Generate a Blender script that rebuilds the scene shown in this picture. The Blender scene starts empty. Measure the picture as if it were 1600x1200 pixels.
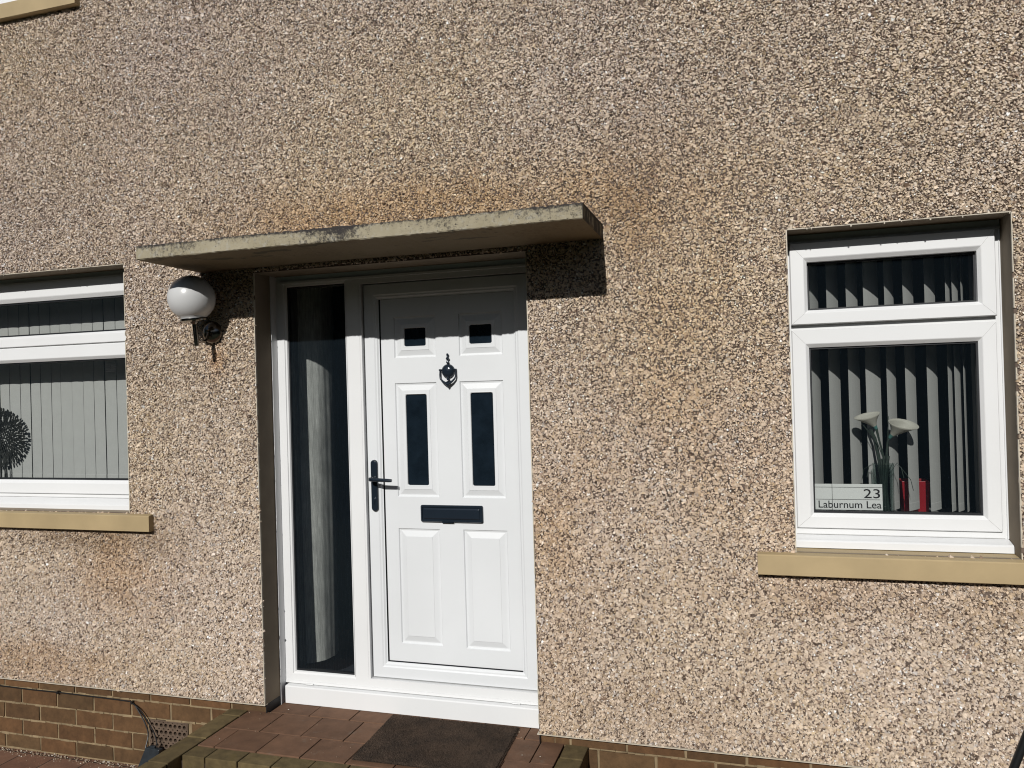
import bpy, math, random
import numpy as np
from mathutils import Vector, Matrix

random.seed(7)
rng = np.random.default_rng(11)
R = math.radians

# ------------------------------------------------------------------ camera, sky, sun, exposure
scene = bpy.context.scene
COL = scene.collection
cd = bpy.data.cameras.new("camera")
cam = bpy.data.objects.new("camera", cd)
COL.objects.link(cam)
cd.sensor_fit = 'HORIZONTAL'
cd.sensor_width = 36.0
cd.lens = 36.0 * 1210.7 / 1600.0
cd.clip_start = 0.05
cd.clip_end = 1500
r_ = Vector((0.9576249, 0.2866257, -0.0282876))
u_ = Vector((0.0286764, 0.0028421, 0.9995847))
f_ = Vector((-0.2865871, 0.9580384, 0.0054978))
m = Matrix.Identity(4)
for i in range(3):
    m[i][0], m[i][1], m[i][2] = r_[i], u_[i], -f_[i]
m[0][3], m[1][3], m[2][3] = 2.096, -3.007, 1.390
cam.matrix_world = m
scene.camera = cam

SUN = Vector((0.0238, 1.0, -0.5777)).normalized()        # the way the light travels
w = bpy.data.worlds.new("World")
scene.world = w
w.use_nodes = True
wt = w.node_tree
bg = wt.nodes["Background"]
sky = wt.nodes.new("ShaderNodeTexSky")
sky.sky_type = 'NISHITA'
sky.sun_disc = False
sky.sun_elevation = math.asin(-SUN.z)
sky.sun_rotation = math.atan2(-SUN.x, -SUN.y)
sky.air_density = 1.0
sky.dust_density = 0.6
wt.links.new(sky.outputs[0], bg.inputs[0])
bg.inputs[1].default_value = 0.05

ld = bpy.data.lights.new("sun", 'SUN')
ld.energy = 5.0
ld.angle = R(0.5)
ld.color = (1.0, 0.975, 0.935)
sun = bpy.data.objects.new("sun", ld)
COL.objects.link(sun)
sun.rotation_mode = 'QUATERNION'
sun.rotation_quaternion = SUN.to_track_quat('-Z', 'Y')

scene.view_settings.view_transform = 'Standard'
scene.view_settings.look = 'None'
scene.view_settings.exposure = -0.47
scene.view_settings.gamma = 1.0
scene.render.engine = 'CYCLES'
scene.cycles.max_bounces = 8
scene.cycles.diffuse_bounces = 1
scene.cycles.transparent_max_bounces = 16
scene.cycles.use_denoising = True
try:
    scene.cycles.denoising_prefilter = 'ACCURATE'
except Exception:
    pass
scene.cycles.filter_width = 1.1

# ------------------------------------------------------------------ materials
def newmat(name):
    mt = bpy.data.materials.new(name)
    mt.use_nodes = True
    nt = mt.node_tree
    return mt, nt, nt.nodes["Principled BSDF"]

def N(nt, typ, **kw):
    n = nt.nodes.new(typ)
    for k, v in kw.items():
        if k.startswith('i_'):
            key = k[2:]
            n.inputs[int(key) if key.isdigit() else key.replace('_', ' ')].default_value = v
        else:
            setattr(n, k, v)
    return n

def noise(nt, scale, detail=4, rough=.55, stretch=None):
    tc = N(nt, 'ShaderNodeTexCoord')
    src = tc.outputs['Object']
    if stretch:
        mp = N(nt, 'ShaderNodeMapping')
        mp.inputs['Scale'].default_value = stretch
        nt.links.new(src, mp.inputs[0])
        src = mp.outputs[0]
    n = N(nt, 'ShaderNodeTexNoise')
    n.inputs['Scale'].default_value = scale
    n.inputs['Detail'].default_value = detail
    n.inputs['Roughness'].default_value = rough
    nt.links.new(src, n.inputs['Vector'])
    return n.outputs['Fac']

def ramp(nt, src, a, b, ca=(0, 0, 0, 1), cb=(1, 1, 1, 1)):
    r = N(nt, 'ShaderNodeValToRGB')
    r.color_ramp.elements[0].position = a
    r.color_ramp.elements[1].position = b
    r.color_ramp.elements[0].color = ca
    r.color_ramp.elements[1].color = cb
    nt.links.new(src, r.inputs[0])
    return r.outputs[0]

def mixc(nt, fac, a, b, blend='MIX'):
    mx = N(nt, 'ShaderNodeMix', data_type='RGBA', blend_type=blend)
    for sock, val in ((mx.inputs[0], fac), (mx.inputs[6], a), (mx.inputs[7], b)):
        if isinstance(val, (int, float)):
            sock.default_value = val
        elif isinstance(val, tuple):
            sock.default_value = val if len(val) == 4 else val + (1,)
        else:
            nt.links.new(val, sock)
    return mx.outputs[2]

def mathn(nt, op, a, b=0.0, clamp=False):
    n = N(nt, 'ShaderNodeMath', operation=op, use_clamp=clamp)
    for i, v in enumerate((a, b)):
        if isinstance(v, (int, float)):
            n.inputs[i].default_value = v
        else:
            nt.links.new(v, n.inputs[i])
    return n.outputs[0]

def bump(nt, bsdf, h, strength=.3, dist=.002):
    b = N(nt, 'ShaderNodeBump')
    b.inputs['Strength'].default_value = strength
    b.inputs['Distance'].default_value = dist
    nt.links.new(h, b.inputs['Height'])
    nt.links.new(b.outputs[0], bsdf.inputs['Normal'])

def simple(name, col, rough=.5, metal=0.0, var=.12, vscale=6, bmp=0.0, bscale=200, spec=.5, grime=None):
    mt, nt, b = newmat(name)
    c = tuple(col) + (1,)
    if var > 0:
        n1 = noise(nt, vscale, 5)
        lo = tuple(v * (1 - var) for v in col) + (1,)
        hi = tuple(min(1, v * (1 + var)) for v in col) + (1,)
        out = ramp(nt, n1, .3, .7, lo, hi)
        if grime:
            g = ramp(nt, noise(nt, 28, 8, .7), grime[1], grime[1] + .12)
            out = mixc(nt, g, out, grime[0])
        nt.links.new(out, b.inputs['Base Color'])
    else:
        b.inputs['Base Color'].default_value = c
    b.inputs['Roughness'].default_value = rough
    b.inputs['Metallic'].default_value = metal
    b.inputs['Specular IOR Level'].default_value = spec
    if bmp:
        bump(nt, b, noise(nt, bscale, 3), bmp, .001)
    return mt

def attrmat(name, rough=.8, var=.25, vscale=40, bmp=.4, bscale=250, spec=.3, dirt=None):
    """base colour from the 'col' attribute of the mesh, with fine variation"""
    mt, nt, b = newmat(name)
    at = N(nt, 'ShaderNodeAttribute', attribute_name='col')
    n1 = noise(nt, vscale, 6, .65)
    f = ramp(nt, n1, .3, .72, (1 - var,) * 3 + (1,), (1 + var,) * 3 + (1,))
    out = mixc(nt, 1.0, at.outputs['Color'], f, 'MULTIPLY')
    if dirt:
        g = ramp(nt, noise(nt, dirt[1], 7, .7), dirt[2], dirt[2] + .15)
        out = mixc(nt, g, out, dirt[0])
    nt.links.new(out, b.inputs['Base Color'])
    b.inputs['Roughness'].default_value = rough
    b.inputs['Specular IOR Level'].default_value = spec
    if bmp:
        bump(nt, b, noise(nt, bscale, 4, .6), bmp, .002)
    return mt

M = {}
M['upvc'] = simple('white_upvc', (.80, .808, .81), .28, var=.025, vscale=3, bmp=.03, bscale=8)
M['upvc_door'] = simple('white_door_skin', (.745, .765, .78), .38, var=.035, vscale=2.2, bmp=.06, bscale=45)
M['seam'] = simple('grey_seam', (.46, .46, .45), .6, var=.2, vscale=30)
M['gasket'] = simple('black_rubber_gasket', (.012, .014, .017), .45, var=.1)
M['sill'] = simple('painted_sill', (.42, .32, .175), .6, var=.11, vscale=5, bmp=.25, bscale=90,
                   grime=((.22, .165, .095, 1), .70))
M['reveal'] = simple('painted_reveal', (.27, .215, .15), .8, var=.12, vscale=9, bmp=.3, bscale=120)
M['bead'] = simple('pvc_edge_bead', (.56, .50, .40), .5, var=.18, vscale=25)
M['membrane'] = simple('black_damp_course', (.012, .012, .013), .5, var=.2)
M['black'] = simple('dark_polished_metal', (.018, .027, .040), .16, 0.25, var=.1, spec=.7)
M['blackpaint'] = simple('black_paint', (.012, .013, .014), .35, var=.2)
M['chrome'] = simple('brushed_steel', (.20, .19, .175), .2, 1.0, var=.1)
M['blind'] = simple('blind_fabric', (.56, .565, .55), .85, var=.03, vscale=20, bmp=.1, bscale=500)
M['plastic'] = simple('white_plastic', (.7, .7, .7), .4, var=.03)
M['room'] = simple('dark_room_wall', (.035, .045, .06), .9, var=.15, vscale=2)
M['inner'] = simple('inner_reveal', (.25, .25, .25), .8, var=.05)
M['curtain'] = simple('white_voile', (.72, .73, .70), .9, var=.06, vscale=30)
M['petal'] = simple('cream_petal', (.50, .49, .43), .6, var=.06, vscale=20)
M['stem'] = simple('green_stem', (.032, .048, .038), .5, var=.2, vscale=30)
M['teal'] = simple('teal_flower_base', (.10, .26, .24), .6, var=.2, vscale=40)
M['red'] = simple('red_glaze', (.29, .010, .018), .35, var=.1)
M['signwhite'] = simple('sign_face', (.78, .80, .79), .4, var=.03)
M['ink'] = simple('sign_ink', (.012, .012, .014), .5, var=0)
M['ironleaf'] = simple('dark_metal_leaf', (.035, .037, .034), .5, .3, var=.4, vscale=20)
M['box'] = simple('blue_black_plastic', (.022, .029, .035), .3, var=.3, vscale=30)
M['sticker'] = simple('glass_mark', (.01, .012, .014), .6, var=0)
M['brick'] = attrmat('brown_brick', .85, .30, 26, .6, 260, dirt=((.22, .17, .11, 1), 55, .66))
M['mortar'] = simple('mortar', (.25, .185, .105), .95, var=.3, vscale=18, bmp=.8, bscale=150,
                     grime=((.09, .06, .035, 1), .58))
M['paver'] = attrmat('red_paver', .8, .22, 16, .5, 320, dirt=((.17, .12, .085, 1), 14, .58))
M['moss'] = attrmat('mossy_edging_brick', .9, .35, 22, .6, 220, dirt=((.105, .080, .022, 1), 9, .58))
M['chips'] = attrmat('crushed_stone_chips', .55, .10, 300, 0, spec=.4)

# opal glass globe
mt, nt, b = newmat('opal_glass')
b.inputs['Base Color'].default_value = (.60, .605, .605, 1)
b.inputs['Roughness'].default_value = .22
b.inputs['Specular IOR Level'].default_value = .6
M['opal'] = mt

# concrete of the canopy: lichen and peeling paint are in the surface
mt, nt, b = newmat('weathered_concrete')
tc = N(nt, 'ShaderNodeTexCoord')
sp = N(nt, 'ShaderNodeSeparateXYZ')
nt.links.new(tc.outputs['Object'], sp.inputs[0])
X_, Y_, Z_ = sp.outputs
base = ramp(nt, noise(nt, 5, 6, .6), .3, .7, (.285, .245, .16, 1), (.41, .365, .265, 1))
base = mixc(nt, ramp(nt, noise(nt, 30, 8, .7), .52, .72), base, (.40, .385, .335, 1))
top = mathn(nt, 'MULTIPLY', mathn(nt, 'SUBTRACT', Z_, 1.985), 22.0)     # lichen keeps to the upper edge
rim = mathn(nt, 'MULTIPLY', mathn(nt, 'SUBTRACT', Z_, 2.006), 70.0, True)
dn = mathn(nt, 'ADD', noise(nt, 75, 9, .8), mathn(nt, 'ADD', mathn(nt, 'MULTIPLY', top, .10), mathn(nt, 'MULTIPLY', rim, .17)))
dn = mathn(nt, 'ADD', dn, mathn(nt, 'MULTIPLY', mathn(nt, 'SUBTRACT', noise(nt, 3.1, 4, .6), .5), .75))
lich = ramp(nt, dn, .50, .66)
base = mixc(nt, lich, base, (.035, .030, .028, 1))
spots = ramp(nt, noise(nt, 110, 2, .5), .70, .73)
base = mixc(nt, spots, base, (.03, .025, .02, 1))
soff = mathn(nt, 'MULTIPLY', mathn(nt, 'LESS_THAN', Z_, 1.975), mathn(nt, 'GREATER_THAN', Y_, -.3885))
base = mixc(nt, mathn(nt, 'MULTIPLY', soff, .8), base, (.155, .11, .055, 1))  # brown underside, its colour also darkened to deepen the shade there
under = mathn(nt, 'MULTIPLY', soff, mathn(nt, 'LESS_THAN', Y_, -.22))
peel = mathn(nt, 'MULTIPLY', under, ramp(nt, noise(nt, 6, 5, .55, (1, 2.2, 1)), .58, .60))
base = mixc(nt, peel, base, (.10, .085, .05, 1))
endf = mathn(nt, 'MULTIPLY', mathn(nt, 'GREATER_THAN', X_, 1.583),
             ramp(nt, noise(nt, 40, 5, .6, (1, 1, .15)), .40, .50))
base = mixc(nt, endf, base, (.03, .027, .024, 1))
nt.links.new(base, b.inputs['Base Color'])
b.inputs['Roughness'].default_value = .9
bump(nt, b, noise(nt, 130, 6, .7), .6, .003)
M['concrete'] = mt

# bed mortar behind the stone chips, with a shader stand-in for chips far outside the view
mt, nt, b = newmat('dashed_render')
tc = N(nt, 'ShaderNodeTexCoord')
vo = N(nt, 'ShaderNodeTexVoronoi')
vo.inputs['Scale'].default_value = 105
nt.links.new(tc.outputs['Object'], vo.inputs['Vector'])
sv = N(nt, 'ShaderNodeSeparateXYZ')
nt.links.new(vo.outputs['Color'], sv.inputs[0])
cc = ramp(nt, sv.outputs[0], .1, .95, (.22, .15, .10, 1), (.50, .40, .30, 1))
nt.links.new(cc, b.inputs['Base Color'])
b.inputs['Roughness'].default_value = .85
bump(nt, b, vo.outputs['Distance'], 1.0, .006)
M['render'] = mt

M['bed'] = simple('render_bed', (.135, .10, .078), .9, var=.4, vscale=12, bmp=.6, bscale=160)  # bed colour darkened to paint in the shade between the chips
# window glass
def glassmat(name, tint, rough=.0, pattern=False, haze=0.0):
    mt = bpy.data.materials.new(name)
    mt.use_nodes = True
    nt = mt.node_tree
    nt.nodes.clear()
    o = N(nt, 'ShaderNodeOutputMaterial')
    tr = N(nt, 'ShaderNodeBsdfTransparent')
    gl = N(nt, 'ShaderNodeBsdfGlossy')
    gl.inputs['Roughness'].default_value = rough
    fr = N(nt, 'ShaderNodeFresnel')
    fr.inputs['IOR'].default_value = 1.5
    mx = N(nt, 'ShaderNodeMixShader')
    tr.inputs[0].default_value = tint + (1,)
    if pattern:                                     # pressed streaks in obscure glass
        n1 = noise(nt, 130, 4, .7, (2.6, 1, .10))
        n2 = noise(nt, 9, 3, .5, (1, 1, .5))
        c = ramp(nt, mathn(nt, 'ADD', mathn(nt, 'MULTIPLY', n1, .8), mathn(nt, 'MULTIPLY', n2, .2)),
                 .34, .66, tuple(v * .66 for v in tint) + (1,), tint + (1,))
        nt.links.new(c, tr.inputs[0])
        bp = N(nt, 'ShaderNodeBump')
        bp.inputs['Strength'].default_value = .5
        bp.inputs['Distance'].default_value = .001
        nt.links.new(n1, bp.inputs['Height'])
        nt.links.new(bp.outputs[0], gl.inputs['Normal'])
    ge = N(nt, 'ShaderNodeNewGeometry')
    fc = mathn(nt, 'MULTIPLY', fr.outputs[0], mathn(nt, 'SUBTRACT', 1.0, ge.outputs['Backfacing']))
    nt.links.new(fc, mx.inputs[0])
    nt.links.new(tr.outputs[0], mx.inputs[1])
    nt.links.new(gl.outputs[0], mx.inputs[2])
    if haze:                                        # bluish haze painted into the glass to lift its black
        df_ = N(nt, 'ShaderNodeBsdfDiffuse')
        df_.inputs[0].default_value = (.16, .24, .32, 1)
        m2 = N(nt, 'ShaderNodeMixShader')
        m2.inputs[0].default_value = haze
        nt.links.new(mx.outputs[0], m2.inputs[1])
        nt.links.new(df_.outputs[0], m2.inputs[2])
        mx = m2
    nt.links.new(mx.outputs[0], o.inputs[0])
    return mt
M['glass'] = glassmat('window_glass', (.885, .893, .888), haze=.012)
M['obscure'] = glassmat('obscure_glass', (.97, .98, .975), .12, True, haze=.022)
M['darkglass'] = simple('dark_obscure_glass', (.008, .014, .021), .12, var=.3, vscale=15, bmp=.05, bscale=40)
M['clear'] = glassmat('clear_glass', (.80, .84, .83))

# ------------------------------------------------------------------ mesh builder
class MB:
    def __init__(s):
        s.v, s.f, s.m, s.c = [], [], [], []
    def add(s, verts, faces, mi=0, col=(1, 1, 1)):
        o = len(s.v)
        s.v += [tuple(p) for p in verts]
        s.c += [tuple(col)] * len(verts)
        s.f += [tuple(i + o for i in f) for f in faces]
        s.m += [mi] * len(faces)
    def box(s, x0, x1, y0, y1, z0, z1, mi=0, col=(1, 1, 1), j=0.0):
        vs = [(x, y, z) for x in (x0, x1) for y in (y0, y1) for z in (z0, z1)]
        if j:
            vs = [(a + random.uniform(-j, j), b_ + random.uniform(-j, j), c + random.uniform(-j, j)) for a, b_, c in vs]
        s.add(vs, [(0, 1, 3, 2), (4, 6, 7, 5), (0, 4, 5, 1), (2, 3, 7, 6), (0, 2, 6, 4), (1, 5, 7, 3)], mi, col)
    def quad(s, a, b_, c, d, mi=0):
        s.add([a, b_, c, d], [(0, 1, 2, 3)], mi)
    def tube(s, pts, rad, n=10, mi=0, cap=True, col=(1, 1, 1)):
        pts = [Vector(p) for p in pts]
        rads = rad if isinstance(rad, (list, tuple)) else [rad] * len(pts)
        vs, fs = [], []
        ref = None
        for i, p in enumerate(pts):
            t = (pts[min(i + 1, len(pts) - 1)] - pts[max(i - 1, 0)]).normalized()
            if ref is None:
                ref = t.orthogonal().normalized()
            ref = (ref - t * ref.dot(t))
            ref = ref.normalized() if ref.length > 1e-6 else t.orthogonal().normalized()
            bn = t.cross(ref)
            for k in range(n):
                a = 2 * math.pi * k / n
                vs.append(p + (ref * math.cos(a) + bn * math.sin(a)) * rads[i])
        for i in range(len(pts) - 1):
            for k in range(n):
                fs.append((i * n + k, i * n + (k + 1) % n, (i + 1) * n + (k + 1) % n, (i + 1) * n + k))
        if cap:
            fs.append(tuple(range(n))[::-1])
            fs.append(tuple((len(pts) - 1) * n + k for k in range(n)))
        s.add(vs, fs, mi, col)
    def lathe(s, prof, org, axis=(0, 0, 1), n=32, mi=0):
        """prof: list of (radius, along axis)"""
        ax = Vector(axis).normalized()
        a1 = ax.orthogonal().normalized()
        a2 = ax.cross(a1)
        org = Vector(org)
        vs, fs = [], []
        for rr, h in prof:
            for k in range(n):
                a = 2 * math.pi * k / n
                vs.append(org + ax * h + (a1 * math.cos(a) + a2 * math.sin(a)) * rr)
        for i in range(len(prof) - 1):
            for k in range(n):
                fs.append((i * n + k, i * n + (k + 1) % n, (i + 1) * n + (k + 1) % n, (i + 1) * n + k))
        s.add(vs, fs, mi)
    def loop(s, rect, rad, y, k=5):
        x0, x1, z0, z1 = rect
        out = []
        for cx, cz, a0 in ((x1 - rad, z1 - rad, 0), (x0 + rad, z1 - rad, 90), (x0 + rad, z0 + rad, 180), (x1 - rad, z0 + rad, 270)):
            for i in range(k):
                a = R(a0 + 90 * i / (k - 1))
                out.append((cx + rad * math.cos(a), y, cz + rad * math.sin(a)))
        return out
    def stack(s, rect, steps, mi=0, fill=False, fillm=None):
        """steps: (inset, y, radius)  -> nested rounded loops facing -y"""
        x0, x1, z0, z1 = rect
        loops = [s.loop((x0 + d, x1 - d, z0 + d, z1 - d), max(rr, 1e-5), y) for d, y, rr in steps]
        n = len(loops[0])
        vs = [p for l in loops for p in l]
        fs = []
        for i in range(len(loops) - 1):
            for k in range(n):
                fs.append((i * n + k, i * n + (k + 1) % n, (i + 1) * n + (k + 1) % n, (i + 1) * n + k))
        s.add(vs, fs, mi)
        if fill:
            s.add(loops[-1], [tuple(range(n))], mi if fillm is None else fillm)
    def plate(s, rect, y, holes, mi=0, flip=False):
        """flat face at y with rectangular holes"""
        x0, x1, z0, z1 = rect
        xs = sorted({x0, x1, *[h[0] for h in holes], *[h[1] for h in holes]})
        zs = sorted({z0, z1, *[h[2] for h in holes], *[h[3] for h in holes]})
        xs = [x for x in xs if x0 <= x <= x1]
        zs = [z for z in zs if z0 <= z <= z1]
        for i in range(len(xs) - 1):
            for j in range(len(zs) - 1):
                cx, cz = (xs[i] + xs[i + 1]) / 2, (zs[j] + zs[j + 1]) / 2
                if any(h[0] < cx < h[1] and h[2] < cz < h[3] for h in holes):
                    continue
                s.quad((xs[i], y, zs[j]), (xs[i + 1], y, zs[j]), (xs[i + 1], y, zs[j + 1]), (xs[i], y, zs[j + 1]), mi)
    def build(s, name, mats, parent=None, smooth=False, bevel=0.0, loc=None):
        me = bpy.data.meshes.new(name)
        off = Vector(loc) if loc is not None else (parent['_o'] if parent is not None and '_o' in parent else Vector((0, 0, 0)))
        off = Vector(off)
        me.from_pydata([(a - off.x, b_ - off.y, c - off.z) for a, b_, c in s.v], [], s.f)
        mats = mats if isinstance(mats, (list, tuple)) else [mats]
        for q in mats:
            me.materials.append(M[q] if isinstance(q, str) else q)
        me.polygons.foreach_set('material_index', s.m)
        at = me.color_attributes.new('col', 'FLOAT_COLOR', 'POINT')
        c = np.ones((len(s.v), 4), np.float32)
        c[:, :3] = np.array(s.c)
        at.data.foreach_set('color', c.ravel())
        if smooth:
            me.polygons.foreach_set('use_smooth', [True] * len(s.f))
            me.set_sharp_from_angle(angle=R(40))
        me.update()
        o = bpy.data.objects.new(name, me)
        COL.objects.link(o)
        if loc is not None and parent is None:
            o.location = off
        if parent is not None:
            o.parent = parent
        if '_o' not in o:
            o['_o'] = tuple(off)
        if bevel:
            bv = o.modifiers.new('bevel', 'BEVEL')
            bv.width = bevel
            bv.segments = 2
            bv.limit_method = 'ANGLE'
            bv.angle_limit = R(40)
        return o

def tag(o, label=None, cat=None, group=None, kind=None):
    if label: o['label'] = label
    if cat: o['category'] = cat
    if group: o['group'] = group
    if kind: o['kind'] = kind
    return o

def thing(name, label, cat, loc=(0, 0, 0), group=None):
    o = bpy.data.objects.new(name, None)
    o.empty_display_size = .1
    COL.objects.link(o)
    o.location = loc
    o['_o'] = tuple(loc)
    return tag(o, label, cat, group)

# ------------------------------------------------------------------ key measures (metres; x along wall, y into it)
DOOR = (0.0, 1.269, -0.06, 1.941)
LW = (-2.75, -0.7156, 0.850, 2.033)
RW = (2.2618, 2.9796, 0.762, 1.940)
UW = (-2.75, -1.07, 3.385, 4.30)
OPEN = [DOOR, LW, RW, UW]
GROUND = -0.362
STEP = -0.037

# ------------------------------------------------------------------ ground, added cover against bounce, added sky blocker
g = MB()
g.box(-400, 400, -400, 400, GROUND - .3, GROUND)
mt, nt, b = newmat('garden_paving')
tc = N(nt, 'ShaderNodeTexCoord')
br = N(nt, 'ShaderNodeTexBrick')
br.inputs['Scale'].default_value = 1.0
br.inputs['Color1'].default_value = (.17, .082, .05, 1)
br.inputs['Color2'].default_value = (.21, .11, .07, 1)
br.inputs['Mortar'].default_value = (.05, .03, .02, 1)
br.inputs['Brick Width'].default_value = .2
br.inputs['Row Height'].default_value = .2
br.inputs['Mortar Size'].default_value = .004
nt.links.new(tc.outputs['Object'], br.inputs['Vector'])
c = mixc(nt, 1.0, br.outputs[0], ramp(nt, noise(nt, 12, 7, .65), .3, .7, (.7, .7, .7, 1), (1.2, 1.2, 1.15, 1)), 'MULTIPLY')
nt.links.new(c, b.inputs['Base Color'])
b.inputs['Roughness'].default_value = .85
bump(nt, b, noise(nt, 220, 4), .5, .002)
tag(g.build('ground', [mt]), kind='structure')

gl_ = MB()
gl_.box(-60, 60, -60, -1.35, GROUND - .2, GROUND + .004)  # unseen dark ground, added to cut sunlight bounced into the shade
M['bounce_cover'] = simple('dark_bounce_cover', (.022, .034, .012), .95, var=.4, vscale=8, bmp=.8, bscale=60)
tag(gl_.build('bounce_cover', ['bounce_cover']), kind='structure')
hl = MB()
ring = []
for i in range(61):                       # unseen dark ring, added to block sky light from three sides
    t = i / 60
    a = R(-8 - 164 * t)
    k = abs(math.cos(a))
    rad = 10.5 + 1.5 * k
    hgt = 5.0 + 4.5 * k ** 2 + .35 * math.sin(i * 1.9) + .25 * math.sin(i * 4.1)
    ring.append((rad, a, hgt))
for i in range(60):
    for k in range(6):
        qs = []
        for (rad, a, hgt), kk in ((ring[i], k), (ring[i + 1], k), (ring[i + 1], k + 1), (ring[i], k + 1)):
            rr_ = rad + .9 * kk
            qs.append((1 + rr_ * math.cos(a), rr_ * math.sin(a), GROUND + hgt * math.sin(math.pi / 2 * kk / 6)))
        hl.quad(*qs)
M['blocker'] = simple('dark_sky_blocker', (.030, .042, .020), .95, var=.6, vscale=1.6, bmp=1.0, bscale=4)
tag(hl.build('sky_blocker', ['blocker']), kind='structure')

# ------------------------------------------------------------------ the house
house = thing('house', 'stone-chip rendered house front with white front door, three windows and brick base', 'house')

# --- render wall: bed + about 200 000 real stone chips
def inside(x, z, rects, pad=0.0):
    k = np.zeros(x.shape, bool)
    for a, b_, c, d in rects:
        k |= (x > a - pad) & (x < b_ + pad) & (z > c - pad) & (z < d + pad)
    return k

def fbm(x, z, seed, scales=(1.0, 2.1, 4.3, 8.7), amps=(1, .6, .4, .25)):
    r2 = np.random.default_rng(seed)
    out = np.zeros_like(x)
    for s_, a in zip(scales, amps):
        for _ in range(4):
            th = r2.uniform(0, math.pi * 2)
            ph = r2.uniform(0, math.pi * 2)
            k = s_ * r2.uniform(.7, 1.5) * 2.2
            out += a * np.sin(k * (x * math.cos(th) + z * math.sin(th)) + ph + 1.3 * np.sin(k * .6 * (x * math.sin(th) - z * math.cos(th)) + ph * 2))
    return out / 4.0

pal_w = [.27, .20, .16, .07, .07, .038, .100, .045, .035, .060]
AX0, AX1, AZ0, AZ1 = -2.3, 4.4, 0.0, 4.1
def lattice(x0, x1, z0, z1, sp):
    gx, gz = np.meshgrid(np.arange(x0, x1, sp), np.arange(z0 + .003, z1, sp * .92))
    gx = gx + (np.arange(gx.shape[0]) % 2)[:, None] * sp * .5
    ax = (gx + rng.uniform(-.62, .62, gx.shape) * sp).ravel()
    az = (gz + rng.uniform(-.62, .62, gx.shape) * sp).ravel()
    return ax, az, np.full(ax.shape, sp)
FINE = (-2.0, 3.75, 0.0, 3.65)
SPF = .0060
parts_ = [lattice(*FINE, SPF)]
for reg in ((AX0, FINE[0], 0, AZ1), (FINE[1], AX1, 0, AZ1), (FINE[0], FINE[1], FINE[3], AZ1)):
    parts_.append(lattice(*reg, .0078))
px, pz, psz = [np.concatenate(q) for q in zip(*parts_)]
keep = ~inside(px, pz, OPEN, .005) & (pz > .004)
keep &= ~((px > -.283) & (px < 1.583) & (pz > 1.965) & (pz < 2.018))
hole = np.sin(px * 61 + 3 * np.sin(pz * 23)) * np.sin(pz * 57 + 3 * np.sin(px * 29)) > .80
keep &= ~(hole & (rng.random(px.shape) < .5))
px, pz, psz = px[keep], pz[keep], psz[keep]
n = len(px)
psz /= SPF
ci = rng.choice(len(pal_w), n, p=np.array(pal_w) / sum(pal_w))
L = rng.lognormal(math.log(.0039), .32, n).clip(.0020, .0092) * psz      # half length
W = L * rng.uniform(.5, 1.0, n)
H = rng.uniform(.0022, .0062, n) + .0022 * np.sin(px * 190 + 4 * np.sin(pz * 83)) * np.sin(pz * 170 + 4 * np.sin(px * 97))
H = H.clip(.0008, .0088) * np.sqrt(psz)
dk = np.where(np.isin(ci, (5, 6)), .74, 1.0)
L *= dk
W *= dk
low = np.clip((1.75 - pz + .25 * np.sin(px * 2.1)) / 1.1, 0, 1)      # the lower coat is bedded deeper and closer
L *= 1 + .20 * low
W *= 1 + .24 * low
H *= 1 - .30 * low
ang = rng.uniform(0, math.pi, n)
ca, sa = np.cos(ang), np.sin(ang)
bx = np.array([-1, 1, 1, -1.]); bz = np.array([-1, -1, 1, 1.])
V = np.zeros((n, 8, 3), np.float32)
tx, tz = rng.normal(0, .34, n), rng.normal(0, .38, n)               # tilt of the top facet
lift = rng.uniform(0, .0018, n)
for k in range(4):
    jx = 1 + rng.uniform(-.38, .25, n); jz = 1 + rng.uniform(-.38, .25, n)
    lx, lz = bx[k] * L * jx, bz[k] * W * jz
    V[:, k, 0] = px + lx * ca - lz * sa
    V[:, k, 2] = pz + lx * sa + lz * ca
    V[:, k, 1] = .004
    q = rng.uniform(.52, .92, n)
    ux, uz = lx * q, lz * q
    wx, wz = ux * ca - uz * sa, ux * sa + uz * ca
    V[:, k + 4, 0] = px + wx
    V[:, k + 4, 2] = pz + wz
    V[:, k + 4, 1] = np.minimum(.0015, .002 - lift - H + tx * wx + tz * wz)
F = np.array([(4, 5, 6, 7), (0, 1, 5, 4), (1, 2, 6, 5), (2, 3, 7, 6), (3, 0, 4, 7)], np.int32)
# colour of each stone
pal = np.array([(.55, .45, .335), (.50, .405, .305), (.60, .49, .36), (.45, .35, .235), (.64, .56, .45),
                (.82, .79, .72), (.095, .065, .045), (.47, .42, .36), (.50, .39, .25), (.26, .185, .13)])
pr = np.array([.27, .20, .16, .09, .06, .030, .060, .05, .035, .070])
pr = pr / pr.sum()
ci = np.where((ci == 9) & (rng.random(n) < .6 * low), 1, ci)
colr = pal[ci] * rng.normal(1, .08, (n, 1)).clip(.75, 1.25)
big = fbm(px, pz, 3)
warm = fbm(px, pz, 9, (.6, 1.3, 3.1), (1, .7, .5))
colr *= (1 + .045 * big)[:, None]
colr *= np.stack([1 + .02 * warm, 1 + .005 * warm, 1 - .065 * warm], 1)
def blob(cx, cz, sx, sz, seed, p=1.0):
    d = ((px - cx) / sx) ** 2 + ((pz - cz) / sz) ** 2
    return np.clip(np.exp(-d * p) * (1 + .7 * fbm(px, pz, seed, (3, 6, 12), (1, .7, .5))), 0, 1)
def stain(mask, mul, amt):
    global colr
    colr = colr * (1 - mask[:, None] * amt) + colr * np.array(mul) * mask[:, None] * amt
stain(blob(.75, 2.13, .75, .17, 21) * (pz > 2.0), (.92, .82, .66), .55)       # rust wash over the canopy
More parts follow.
